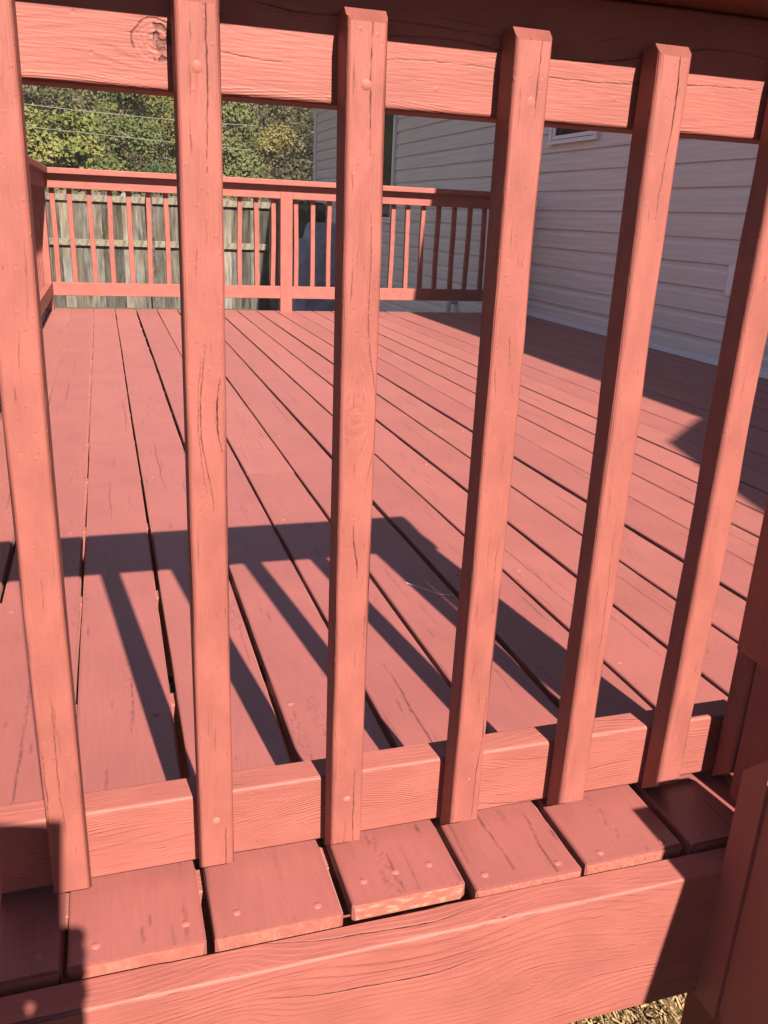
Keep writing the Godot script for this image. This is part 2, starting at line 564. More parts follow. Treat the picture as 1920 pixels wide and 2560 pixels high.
func build_deck() -> void:
	var deck := thing("wooden_deck", "terracotta painted wooden deck floor of long planks beside the house", "deck")
	# seams: plank index -> z of a butt joint
	var seams := {2: [-1.645], -3: [-4.97], 13: [-4.94], 10: [-1.235], 7: [-3.3], 0: [-3.75], 16: [-2.4], 19: [-3.9], 5: [-4.4], -1: [-2.05]}
	var ends := {-1: -0.006, 0: -0.006, 1: -0.013, 2: 0.0, 3: -0.004}
	rng.seed = 5
	for k in range(-4, 23):
		var cuts := [ends.get(k, -0.005 + rng.randf() * 0.006)]
		if k > 17:
			cuts = [0.0]
		for z in seams.get(k, []):
			cuts.append(z)
		cuts.append(-L - rng.randf() * 0.006)
		for i in cuts.size() - 1:
			var z0: float = cuts[i] - (0.0015 if i > 0 else 0.0)
			var z1: float = cuts[i + 1] + (0.0015 if i < cuts.size() - 2 else 0.0)
			var wide := PITCH - 0.006 - rng.randf() * 0.004
			if k == 1:
				wide = 0.135
			var skew := (rng.randf() - 0.5) * 0.003
			var xa := gap_x(k + 0.5, z0) + skew
			var xb := gap_x(k + 0.5, z1) - skew
			if k == 1:
				xa += 0.003
			var y := -0.0125 + (rng.randf() - 0.5) * 0.0022
			var o := {"segs": maxi(6, int((z0 - z1) * 9)), "bow": 0.0022, "wane": 0.003, "seed": k * 3 + i + 20, "ls": 3.0, "hs": 1.12, "u0": rng.randf() * 3.0, "v0": 0.14 * (rng.randi() % 8), "arc": 3}
			var p := obj("plank", beam(Vector3(xa, y, z0), Vector3(xb, y, z1), Vector3.UP, wide, 0.025, 0.0045, o), M.planks[rng.randi() % 5], deck)
			if i == 0 and k >= -2 and k <= 4:
				obj("end_grain", prism(PackedVector2Array([Vector2(-wide / 2 + 0.005, -0.0115), Vector2(wide / 2 - 0.005, -0.0115), Vector2(wide / 2 - 0.002, 0.008), Vector2(-wide / 2 + 0.002, 0.008)]), Vector3(xa, y, z0), Vector3.RIGHT, Vector3.UP, Vector3.BACK, 0.0012, 1.0 + 0.37 * k), M.end_grain if k == 1 else M.end_paint, p)
			# nail heads over each joist
			var joist := -0.028
			while joist > -L:
				if joist < z0 and joist > z1:
					var mid := gap_x(k + 0.5, joist)
					var spots := [-0.044, 0.046]
					if k == 1 and joist > -0.1:
						spots = [-0.042, 0.0, 0.04]
					for s in spots:
						var zz: float = joist + (rng.randf() - 0.5) * 0.022
						if joist > -0.1 and k >= 2:
							zz = -0.017 + (rng.randf() - 0.5) * 0.008
						if joist > -0.1 and k == 1:
							zz = -0.044 + (rng.randf() - 0.5) * 0.014
						if joist > -0.1 or rng.randf() < 0.3:
							var n := obj("nail", nail_mesh, M.nail_painted, p)
							n.position = Vector3(mid + s + (rng.randf() - 0.5) * 0.012, y + 0.0122, zz)
							n.rotation = Vector3(0, rng.randf() * 6.0, 0)
				joist -= 0.405
	for j in 15:
		var z := -0.12 - j * 0.405
		obj("joist", block(Vector3(-0.55, -0.21, z - 0.019), Vector3(WALL - 0.03, -0.0265, z + 0.019), 0.003, {"ls": 1.5, "hs": 0.38, "u0": j * 0.3}), M.rail, deck)
	obj("fascia_board", block(Vector3(-0.55, -0.2, 0.003), Vector3(0.69, -0.009, 0.041), 0.0035, {"segs": 60, "wane": 0.006, "bow": 0.001, "seed": 4, "ls": 1.5, "hs": 0.38, "u0": -0.05, "v0": 0.0, "arc": 4}), M.rail, deck)
	obj("fascia_board", block(Vector3(1.66, -0.2, 0.002), Vector3(WALL - 0.02, -0.0135, 0.04), 0.006, {"ls": 1.5, "hs": 0.38}), M.rail, deck)
	obj("end_board", block(Vector3(-0.55, -0.2, -L - 0.03), Vector3(WALL - 0.02, -0.027, -L + 0.008), 0.004, {"ls": 1.5, "hs": 0.38}), M.rail, deck)
	obj("side_board", block(Vector3(-0.64, -0.2, -L), Vector3(-0.602, -0.027, 0.0), 0.004, {"ls": 1.5, "hs": 0.38}), M.rail, deck)
	for x in [-0.5, 1.3, 3.0]:
		for z in [-0.3, -3.0, -5.6]:
			obj("support_post", block(Vector3(x - 0.045, -1.1, z - 0.045), Vector3(x + 0.045, -0.215, z + 0.045)), M.paint, deck)


var nail_mesh: ArrayMesh
func make_nail(r: float, hgt: float) -> ArrayMesh:
	var V := PackedVector3Array()
	var N := PackedVector3Array()
	var UV := PackedVector2Array()
	var I := PackedInt32Array()
	var prof := [Vector2(0, hgt), Vector2(r * 0.55, hgt * 0.92), Vector2(r * 0.88, hgt * 0.6), Vector2(r, 0.0), Vector2(r, -hgt)]
	for i in prof.size():
		for k in 13:
			var a := TAU * k / 12
			var wob := 1.0 + (0.1 * sin(a * 2.0 + 0.6) + 0.28 * maxf(0.0, sin(a - 0.5)) * maxf(0.0, sin(a - 0.5)) - 0.16 * maxf(0.0, sin(a) - 0.93) * 10.0 if i > 0 else 0.0)
			V.append(Vector3(cos(a) * prof[i].x * wob, prof[i].y, sin(a) * prof[i].x * wob))
			N.append(Vector3(cos(a) * float(i) / 3.0, 1.0, sin(a) * float(i) / 3.0).normalized())
			UV.append(Vector2(a, i))
	for i in prof.size() - 1:
		for k in 12:
			var p := i * 13 + k
			I.append_array([p, p + 13, p + 1, p + 1, p + 13, p + 14])
	return arr_mesh(V, N, UV, I)


# ------------------------------------------------------------------ the railings
func build_near_railing() -> void:
	var zr := -0.107
	var r := thing("near_railing", "near deck railing with square balusters and nail heads, closest to the viewer", "railing")
	obj("bottom_rail", block(Vector3(-0.62, 0.012, zr - 0.038), Vector3(0.8, 0.101, zr), 0.004, {"segs": 30, "wane": 0.0015, "seed": 2, "ls": 1.5, "hs": 0.38, "u0": -0.12, "v0": 0.285, "arc": 3}), M.rail, r)
	obj("top_rail", block(Vector3(-0.62, 0.806, zr - 0.038), Vector3(0.735, 0.916, zr), 0.004, {"segs": 30, "wane": 0.001, "seed": 3, "ls": 1.5, "hs": 0.38, "u0": -0.12, "v0": 0.187, "arc": 3}), M.rail, r)
	obj("cap_rail", beam(Vector3(-0.62, 0.936, -0.111), Vector3(0.742, 0.936, -0.111), Vector3.UP, 0.138, 0.038, 0.005, {"segs": 10, "ls": 1.5, "hs": 0.38, "v0": 0.02, "arc": 3}), M.rail, r)
	# right edge at the top, right edge at the bottom
	var xs := [[-0.409, -0.409], [-0.263, -0.263], [-0.117, -0.119], [0.035, 0.033], [0.174, 0.179], [0.327, 0.3255], [0.4725, 0.4715], [0.623, 0.613], [0.728, 0.726]]
	for i in xs.size():
		var xt: float = xs[i][0] - 0.018
		var xb: float = xs[i][1] - 0.018
		var row := posmod(i - 2, 8)
		var zc := zr + 0.018
		var o := {"segs": 90, "bow": 0.0012, "wane": 0.002, "seed": i + 1, "ls": 1.0, "hs": 0.288, "u0": 0.0, "v0": 0.036 * row, "end0": 0.86, "end1": 0.011, "arc": 4}
		var b := obj("baluster", beam(Vector3(xb, 0.0035, zc), Vector3(xt, 0.878, zc), Vector3(0, 0, 1), 0.036, 0.0355, 0.0045 if i < 6 else 0.006, o), M.baluster, r)
		for y in [0.825 - 0.002 * i + 0.003, 0.094]:
			var n := obj("nail", nail_mesh, M.nail_painted if y > 0.5 else M.nail, b)
			n.rotation = Vector3(PI / 2, 0, 0)
			n.position = Vector3(lerpf(xb, xt, y) + 0.0015 * sin(i * 4.0), y, zr + 0.0353)
			n.scale = Vector3(1.1 + 0.12 * sin(i * 3.1 + y), 0.6 + 0.25 * sin(i * 5.0), 1.15 + 0.15 * cos(i * 2.3 + y))
	obj("corner_post", block(Vector3(-0.7, -0.19, zr - 0.09), Vector3(-0.61, 0.916, zr), 0.004, {"ls": 1.5, "hs": 0.38}), M.rail, r)
	# post at the stair opening
	var p := thing("stair_newel_post", "shaded square post at the head of the stairs, right of the near balusters", "post")
	obj("upper_post", block(Vector3(0.637, 0.24, -0.05), Vector3(0.727, 0.916, 0.038), 0.004, {"segs": 8, "wane": 0.001, "seed": 8, "ls": 1.5, "hs": 0.38, "v0": 0.1}), M.rail, p)
	obj("lower_post", block(Vector3(0.692, GROUND - 0.2, -0.07), Vector3(0.727, 0.24, 0.038), 0.004, {"ls": 1.5, "hs": 0.38}), M.rail, p)
	var tb := obj("trim_board", prism(PackedVector2Array([Vector2(0.0405, -0.205), Vector2(0.0755, -0.205), Vector2(0.0775, -0.203), Vector2(0.0775, 0.174), Vector2(0.076, 0.176), Vector2(0.0405, 0.135)]), Vector3(0.598, 0, 0), Vector3(0, 0, 1), Vector3.UP, Vector3.RIGHT, 0.089), M.paint, p)
	for q in [Vector3(0.64, 0.03, 0.0775), Vector3(0.632, -0.05, 0.0775), Vector3(0.65, 0.1, 0.0775)]:
		var n := obj("nail", nail_mesh, M.nail_painted, tb)
		n.rotation = Vector3(PI / 2, 0, 0)
		n.position = q

func build_guard() -> void:
	var s := thing("guard_board", "shaded sloping guard board with a skirt board, running towards the viewer from the stair post", "guard board")
	obj("side_board", prism(PackedVector2Array([Vector2(0.0, -0.195), Vector2(0.95, -0.195), Vector2(0.95, 0.40), Vector2(0.28, 0.40), Vector2(0.0, 0.13)]), Vector3(0.6025, 0, 0.0785), Vector3(0, 0, 1), Vector3.UP, Vector3.RIGHT, 0.036), M.paint, s)
	obj("skirt_board", prism(PackedVector2Array([Vector2(0.0, GROUND - 0.05), Vector2(0.95, GROUND - 0.05), Vector2(0.95, -0.198), Vector2(0.0, -0.198)]), Vector3(0.607, 0, 0.081), Vector3(0, 0, 1), Vector3.UP, Vector3.RIGHT, 0.036), M.paint, s)
	obj("end_post", block(Vector3(0.644, GROUND - 0.1, 0.95), Vector3(0.734, 0.6, 1.04), 0.004, {"ls": 1.5, "hs": 0.38}), M.rail, s)

func rail_run(r: Node3D, a: Vector3, b: Vector3, inward: Vector3, posts: Array, seed_: int) -> void:
	# a, b: foot of the rails' inner face at the two ends
	var d := (b - a).normalized()
	var length := a.distance_to(b)
	var out := -inward
	var up := Vector3.UP
	for q in [["bottom_rail", 0.095, 0.184], ["top_rail", 0.797, 0.886]]:
		var at := 0.0
		var stops := posts.duplicate()
		stops.append(length + 0.045)
		for p in stops:
			var e: float = p - 0.045
			if e > at + 0.02:
				var c: Vector3 = out * 0.019 + up * (q[1] + q[2]) / 2
				obj(q[0], beam(a + d * at + c, a + d * e + c, inward, q[2] - q[1], 0.038, 0.003, {"segs": 8, "bow": 0.001, "seed": seed_, "ls": 1.5, "hs": 0.38, "v0": 0.29 + 0.01 * seed_, "u0": seed_ * 0.3}), M.rail, r)
			at = p + 0.045
	for p in posts:
		obj("post", beam(a + d * p + out * 0.0435 + up * -0.2, a + d * p + out * 0.0435 + up * 0.885, inward, 0.09, 0.09, 0.004, {"segs": 4, "ls": 1.5, "hs": 0.38, "v0": 0.1, "u0": p}), M.rail, r)

func build_far_railing() -> void:
	var z := -L + 0.055
	var r := thing("far_railing", "long deck railing along the far end, in front of the grey fence", "railing")
	rail_run(r, Vector3(-0.447, 0, z), Vector3(WALL - 0.03, 0, z), Vector3(0, 0, 1), [1.6335, 3.5], 1)
	obj("cap_rail", beam(Vector3(-0.42, 0.904, z - 0.02), Vector3(WALL - 0.03, 0.904, z - 0.02), Vector3.UP, 0.14, 0.038, 0.005, {"segs": 14, "bow": 0.0015, "seed": 3, "ls": 1.5, "hs": 0.38, "v0": 0.02}), M.rail, r)
	var xs := [-0.411, -0.3, -0.167, -0.039, 0.089, 0.215, 0.337, 0.465, 0.594, 0.722, 0.851, 0.973, 1.094, 1.265, 1.393, 1.517, 1.641, 1.765, 1.889, 2.013, 2.135, 2.259, 2.384, 2.515, 2.642, 2.77, 2.9]
	for i in xs.size():
		var x: float = xs[i]
		var lean := 0.004 * sin(i * 2.7)
		obj("baluster", beam(Vector3(x - lean, 0.1, z - 0.056), Vector3(x + lean, 0.868, z - 0.056), Vector3(0, 0, 1), 0.034, 0.034, 0.004, {"segs": 6, "bow": 0.004, "seed": i, "ls": 1.0, "hs": 0.288, "v0": 0.036 * (i % 8), "u0": 0.1 * (i % 5)}), M.baluster, r)

func build_side_railing() -> void:
	var r := thing("side_railing", "deck railing along the open side, mostly hidden behind the first baluster", "railing")
	var x := -0.447
	rail_run(r, Vector3(x, 0, -0.2), Vector3(x, 0, -L + 0.055), Vector3(1, 0, 0), [1.85, 3.7], 2)
	obj("cap_rail", beam(Vector3(x - 0.044, 0.9045, -0.2), Vector3(x - 0.044, 0.9045, -L - 0.03), Vector3.UP, 0.14, 0.038, 0.005, {"segs": 14, "bow": 0.001, "seed": 6, "ls": 1.5, "hs": 0.38, "v0": 0.03}), M.rail, r)
	for i in 40:
		var z := -0.32 - i * 0.134
		if absf(z + 2.05) > 0.08 and absf(z + 3.9) > 0.08 and z > -L + 0.2:
			obj("baluster", beam(Vector3(x - 0.056, 0.1, z), Vector3(x - 0.056, 0.868, z), Vector3(1, 0, 0), 0.034, 0.034, 0.004, {"segs": 2, "ls": 1.0, "hs": 0.288, "v0": 0.036 * (i % 8)}), M.baluster, r)
	obj("corner_post", block(Vector3(x - 0.09, -0.2, -L + 0.056), Vector3(x - 0.0015, 0.884, -L + 0.146), 0.004, {"ls": 1.5, "hs": 0.38}), M.rail, r)


# ------------------------------------------------------------------ the house
func strip(profile: PackedVector2Array, z0: float, z1: float) -> ArrayMesh:
	# a moulding along z: profile points (x, y) from top to bottom
	var V := PackedVector3Array()
	var N := PackedVector3Array()
	var UV := PackedVector2Array()
	var I := PackedInt32Array()
	for i in profile.size() - 1:
		var a := profile[i]
		var b := profile[i + 1]
		var e := b - a
		var n := Vector3(e.y, -e.x, 0).normalized()
		var c := V.size()
		for q in [a, b]:
			for z in [z0, z1]:
				V.append(Vector3(q.x, q.y, z))
				N.append(n)
				UV.append(Vector2(z, q.y * 2.0))
		I.append_array([c, c + 1, c + 2, c + 1, c + 3, c + 2])
	return arr_mesh(V, N, UV, I)

func framed_window(h: Node3D, z0: float, z1: float, y0: float, y1: float) -> void:
	var x := WALL - 0.012
	var w := obj("window", block(Vector3(x - 0.004, y0 + 0.03, z0 + 0.045), Vector3(x + 0.02, y1 - 0.03, z1 - 0.045)), M.glass, h)
	var f := 0.075
	obj("frame", block(Vector3(x - 0.022, y0, z0), Vector3(x + 0.012, y0 + 0.028, z1), 0.003), M.trim, w)
	obj("frame", block(Vector3(x - 0.022, y1 - 0.028, z0), Vector3(x + 0.012, y1, z1), 0.003), M.trim, w)
	obj("frame", block(Vector3(x - 0.022, y0 + 0.0285, z0), Vector3(x + 0.012, y1 - 0.0285, z0 + f * 0.6), 0.003), M.trim, w)
	obj("frame", block(Vector3(x - 0.022, y0 + 0.0285, z1 - f * 0.6), Vector3(x + 0.012, y1 - 0.0285, z1), 0.003), M.trim, w)
	obj("sash", block(Vector3(x - 0.014, y0 + 0.033, z0 + 0.05), Vector3(x + 0.004, y0 + 0.06, z1 - 0.05), 0.003), M.trim, w)
	obj("sash", block(Vector3(x - 0.014, y0 + 0.0605, z1 - 0.085), Vector3(x + 0.004, y1 - 0.06, z1 - 0.05), 0.003), M.trim, w)
	obj("sash", block(Vector3(x - 0.014, y0 + 0.0605, z0 + 0.05), Vector3(x + 0.004, y1 - 0.06, z0 + 0.085), 0.003), M.trim, w)

func build_house() -> void:
	var h := thing("house", "beige house wall of horizontal lap siding, in its own shade", "house")
	var zf := -13.6
	var zn := 6.0
	obj("wall", block(Vector3(WALL + 0.012, -1.6, zf + 0.1), Vector3(WALL + 7.0, 3.05, zn), 0.01), M.trim_dark, h)
	var c := 0.1345
	for k in range(-8, 22):
		var y := 0.002 + k * c
		var p := PackedVector2Array([Vector2(WALL + 0.01, y + c + 0.004), Vector2(WALL + 0.006, y + c - 0.012), Vector2(WALL + 0.0045, y + c - 0.03), Vector2(WALL - 0.003, y + c - 0.045), Vector2(WALL - 0.0045, y + 0.012), Vector2(WALL - 0.005, y), Vector2(WALL + 0.01, y + 0.002)])
		obj("siding_plank", strip(p, zf + 0.11, zn), M.siding, h)
	obj("corner_trim", block(Vector3(WALL - 0.022, -1.5, zf), Vector3(WALL + 0.012, 3.0, zf + 0.115), 0.004), M.trim, h)
	obj("corner_trim", block(Vector3(WALL - 0.02, -1.5, zf - 0.02), Vector3(WALL + 0.12, 3.0, zf - 0.001), 0.004), M.trim, h)
	obj("base_trim", block(Vector3(WALL - 0.02, 0.002, -L - 0.02), Vector3(WALL - 0.006, 0.034, 0.1), 0.002), M.trim, h)
	framed_window(h, -11.8, -9.35, 0.635, 2.2)
	framed_window(h, -5.545, -4.842, 1.262, 2.1)
	var box := obj("outlet_box", block(Vector3(WALL - 0.026, 0.385, -3.30), Vector3(WALL - 0.004, 0.545, -3.19), 0.004), M.trim, h)
	obj("cover_plate", block(Vector3(WALL - 0.02, 0.546, -3.26), Vector3(WALL - 0.006, 0.605, -3.2), 0.003), M.trim, box)
	obj("vent_pipe", tube(PackedVector3Array([Vector3(WALL + 0.02, -0.045, -7.25), Vector3(WALL - 0.07, -0.045, -7.22), Vector3(WALL - 0.1, -0.07, -7.2), Vector3(WALL - 0.105, -0.7, -7.2)]), PackedFloat32Array([0.035, 0.035, 0.035, 0.035]), 10), M.trim, h)
	# eaves: the roof's edge, stepped out where the porch roof begins behind the viewer
	var plan := PackedVector2Array([Vector2(2.597, -14.1), Vector2(2.597, 1.13), Vector2(2.2, 1.48), Vector2(2.0, 2.2), Vector2(1.85, 6.0), Vector2(10.2, 6.0), Vector2(10.2, -14.1)])
	obj("roof", prism(plan, Vector3(0, 2.88, 0), Vector3.RIGHT, Vector3(0, 0, 1), Vector3.UP, 0.12), M.shingle, h)
	obj("gutter", block(Vector3(2.605, 2.82, -14.0), Vector3(2.7, 2.879, 1.0), 0.01), M.trim, h)


# ------------------------------------------------------------------ behind the deck
func build_fence() -> void:
	var z := -12.8
	var f := thing("board_fence", "weathered grey board fence with rails and a leaning post, behind the far railing", "fence")
	rng.seed = 17
	var x := -3.2
	while x < WALL + 0.05:
		var w := 0.138 + (rng.randf() - 0.5) * 0.01
		var top := 0.862 + (rng.randf() - 0.5) * 0.02
		var zz := z - 0.02 + (rng.randf() - 0.5) * 0.006
		var pl := PackedVector2Array([Vector2(-w / 2, -1.3), Vector2(w / 2, -1.3), Vector2(w / 2, top - 0.025), Vector2(w / 2 - 0.025, top), Vector2(-w / 2 + 0.025, top), Vector2(-w / 2, top - 0.025)])
		var m := prism(pl, Vector3.ZERO, Vector3.RIGHT, Vector3.UP, Vector3.BACK, 0.016)
		var o := obj("picket", m, null, f)
		var mat: StandardMaterial3D = M.fence[rng.randi() % 4].duplicate()
		mat.uv1_scale = Vector3(2.2, 0.42, 1)
		mat.uv1_offset = Vector3(rng.randf(), 0.4 + rng.randf() * 0.35, 0)
		var g := 0.85 + rng.randf() * 0.4
		mat.albedo_color = Color(g, g, g)
		o.material_override = mat
		o.position = Vector3(x, 0, zz)
		o.rotation.z = (rng.randf() - 0.5) * 0.008
		x += w + 0.004
	for y in [0.78, 0.178, -1.0]:
		var mm: StandardMaterial3D = M.fence[1].duplicate()
		mm.uv1_scale = Vector3(4, 0.5, 1)
		mm.albedo_color = Color(1.25, 1.22, 1.15)
		obj("fence_rail", beam(Vector3(-3.2, y, z + 0.016), Vector3(WALL, y, z + 0.016), Vector3(0, 0, 1), 0.09, 0.038, 0.004, {"segs": 20, "bow": 0.012, "seed": int(y * 9) + 12, "ls": 1.0, "hs": 0.3}), mm, f)
	for px in [-1.9, 0.53, 2.95]:
		obj("fence_post", beam(Vector3(px + 0.03, -1.3, z + 0.085), Vector3(px - 0.01, 0.86, z + 0.085), Vector3(0, 0, 1), 0.085, 0.085, 0.008, {"segs": 6, "bow": 0.006, "ls": 1.0, "hs": 0.5}), M.fence[2], f)

func build_grill() -> void:
	var g := thing("covered_grill", "bulky blue-grey covered grill behind the far railing post", "grill", Vector3(0, 0, -11.6))
	# a fitted cover: side shelf on the left, domed hood to its right
	var rings := 14
	var V := PackedVector3Array()
	var N := PackedVector3Array()
	var UV := PackedVector2Array()
	var I := PackedInt32Array()
	var cols := 40
	for i in cols + 1:
		var fx := float(i) / cols
		var x := 2.4 + fx * 0.72
		var t := clampf((x - 2.58) / 0.07, 0.0, 1.0)
		var t2 := clampf((3.2 - x) / 0.09, 0.0, 1.0)
		var top := 0.36 + 0.22 * minf(t * t * (3 - 2 * t), t2 * t2 * (3 - 2 * t2))
		top -= 0.05 * pow(maxf(0.0, 1.0 - (x - 2.4) / 0.16), 2.0) + 0.05 * pow(maxf(0.0, 1.0 - (3.12 - x) / 0.1), 2.0)
		var half := 0.30 - 0.03 * pow(absf(fx * 2 - 1), 6.0)
		for k in rings + 1:
			var fk := float(k) / rings
			var a := lerpf(-1.0, 1.0, fk)
			var zz := half * clampf(a * 2.0, -1.0, 1.0) * (1.0 if absf(a) > 0.5 else 0.96)
			var y := top - 0.07 * pow(absf(clampf(a * 2.0, -1, 1)), 4.0)
			if absf(a) > 0.5:
				y = lerpf(top - 0.07, GROUND - 0.5, (absf(a) - 0.5) * 2.0)
				zz = half * signf(a) + 0.012 * sin(x * 31.0 + y * 3.0) * (absf(a) - 0.5) * 2.0
			V.append(Vector3(x, y, zz))
			UV.append(Vector2(x, y))
			N.append(Vector3.UP)
	for i in cols:
		for k in rings:
			var p := i * (rings + 1) + k
			I.append_array([p, p + 1, p + rings + 1, p + 1, p + rings + 2, p + rings + 1])
	var st := SurfaceTool.new()
	st.create_from_arrays([V, N, null, null, UV, null, null, null, null, null, null, null, I], Mesh.PRIMITIVE_TRIANGLES)
	st.generate_normals()
	obj("cover", st.commit(), M.cover, g)
	for e in [2.405, 3.115]:
		obj("cover_side", block(Vector3(e - 0.006, GROUND - 0.5, -0.268), Vector3(e + 0.006, 0.24, 0.268), 0.004), M.cover, g)

func scatter(called: String, mesh: Mesh, mat: Material, xf: Array, cols: Array, parent: Node) -> MultiMeshInstance3D:
	var mm := MultiMesh.new()
	mm.transform_format = MultiMesh.TRANSFORM_3D
	mm.use_colors = true
	mm.mesh = mesh
	mm.instance_count = xf.size()
	for i in xf.size():
		mm.set_instance_transform(i, xf[i])
		mm.set_instance_color(i, cols[i])
	var o := MultiMeshInstance3D.new()
	o.name = numbered(called, parent)
	o.multimesh = mm
	o.material_override = mat
	parent.add_child(o, true)
	return o

# blobs: [centre, radii]; col, col2: the two linear tones
func leaves(called: String, blobs: Array, n: int, size: float, col: Vector3, col2: Vector3, sd: int, parent: Node, gap := 0.0) -> MeshInstance3D:
	var rg := RandomNumberGenerator.new()
	rg.seed = sd
	var nz := FastNoiseLite.new()
	nz.seed = sd
	nz.frequency = 0.9
	nz.fractal_octaves = 2
	var V := PackedVector3Array()
	var N := PackedVector3Array()
	var C := PackedColorArray()
	var I := PackedInt32Array()
	var total := 0.0
	for b in blobs:
		total += b[1].x * b[1].y
	for b in blobs:
		var m := int(n * b[1].x * b[1].y / total)
		for i in m:
			var d := Vector3(rg.randfn(), rg.randfn(), rg.randfn()).normalized()
			if d.z < -0.2:
				d.z = -d.z
			var p: Vector3 = b[0] + d * b[1] * (0.62 + 0.42 * sqrt(rg.randf()))
			if nz.get_noise_3d(p.x * 1.5, p.y * 1.9, p.z * 1.5) < gap + 0.06 + (rg.randf() - 0.5) * 0.12:
				continue
			var t := clampf(0.5 + nz.get_noise_3d(p.x * 2.1 + 30.0, p.y * 2.1, p.z * 2.1) * 1.3 + (rg.randf() - 0.5) * 0.4, 0.0, 1.0)
			var tone := col.lerp(col2, t)
			var out := (d + Vector3(0, 0.5, 0.3)).normalized()
			var soft := Vector3.ZERO
			var lean := Vector3(rg.randfn(), rg.randfn(), rg.randfn()) * 0.4
			for k in 7:
				var c := p + Vector3(rg.randfn(), rg.randfn() * 0.7, rg.randfn()) * size * 1.1
				var nn := (out + lean + Vector3(rg.randfn(), rg.randfn(), rg.randfn()) * 0.3).normalized()
				var e := nn.cross(Vector3(rg.randfn(), rg.randfn(), rg.randfn())).normalized()
				var s := nn.cross(e)
				var q := size * (0.5 + rg.randf() * 0.6)
				var cc := tone * (0.9 + rg.randf() * 0.2) * 0.6
				var at := V.size()
				V.append(c - e * q * 0.5)
				V.append(c + s * q * 0.3 + nn * q * 0.06)
				V.append(c + e * q * 0.5 - nn * q * 0.08)
				V.append(c - s * q * 0.3 + nn * q * 0.06)
				soft = (out + lean * 0.9 + nn * 0.35).normalized()
				for j in 4:
					N.append(soft)
					C.append(Color(cc.x, cc.y, cc.z))
				I.append_array([at, at + 1, at + 2, at, at + 2, at + 3])
	var a := []
	a.resize(Mesh.ARRAY_MAX)
	a[Mesh.ARRAY_VERTEX] = V
	a[Mesh.ARRAY_NORMAL] = N
	a[Mesh.ARRAY_COLOR] = C
	a[Mesh.ARRAY_INDEX] = I
	var m := ArrayMesh.new()
	m.add_surface_from_arrays(Mesh.PRIMITIVE_TRIANGLES, a)
	return obj(called, m, M.leaf, parent)

func tree(called: String, label: String, base: Vector3, blobs: Array, n: int, size: float, col: Vector3, col2: Vector3, sd: int, gap := -0.1) -> void:
	var t := thing(called, label, "tree", base, "trees behind the fence")
	var rg := RandomNumberGenerator.new()
	rg.seed = sd
	var hi: float = -99.0
	var rx := 0.0
	for b in blobs:
		hi = maxf(hi, b[0].y + b[1].y * 0.6)
		rx = maxf(rx, b[1].x)
	var pts := PackedVector3Array()
	var rad := PackedFloat32Array()
	for i in 7:
		var f := i / 6.0
		pts.append(Vector3(0.12 * sin(f * 5.0 + sd), lerpf(0.0, hi, f), 0.1 * cos(f * 4.0 + sd)))
		rad.append(lerpf(0.035 * hi, 0.02, f))
	obj("trunk", tube(pts, rad, 9), M.bark, t)
	for b in blobs:
		var from := pts[clampi(int(6.0 * (b[0].y - b[1].y * 0.7) / hi), 0, 5)]
		var to: Vector3 = b[0]
		obj("limb", tube(PackedVector3Array([from, from.lerp(to, 0.5) + Vector3(0, 0.15, 0), to]), PackedFloat32Array([0.012 * hi, 0.009 * hi, 0.01]), 6), M.bark, t)
	leaves("crown", blobs, n, size, col, col2, sd, t, gap)

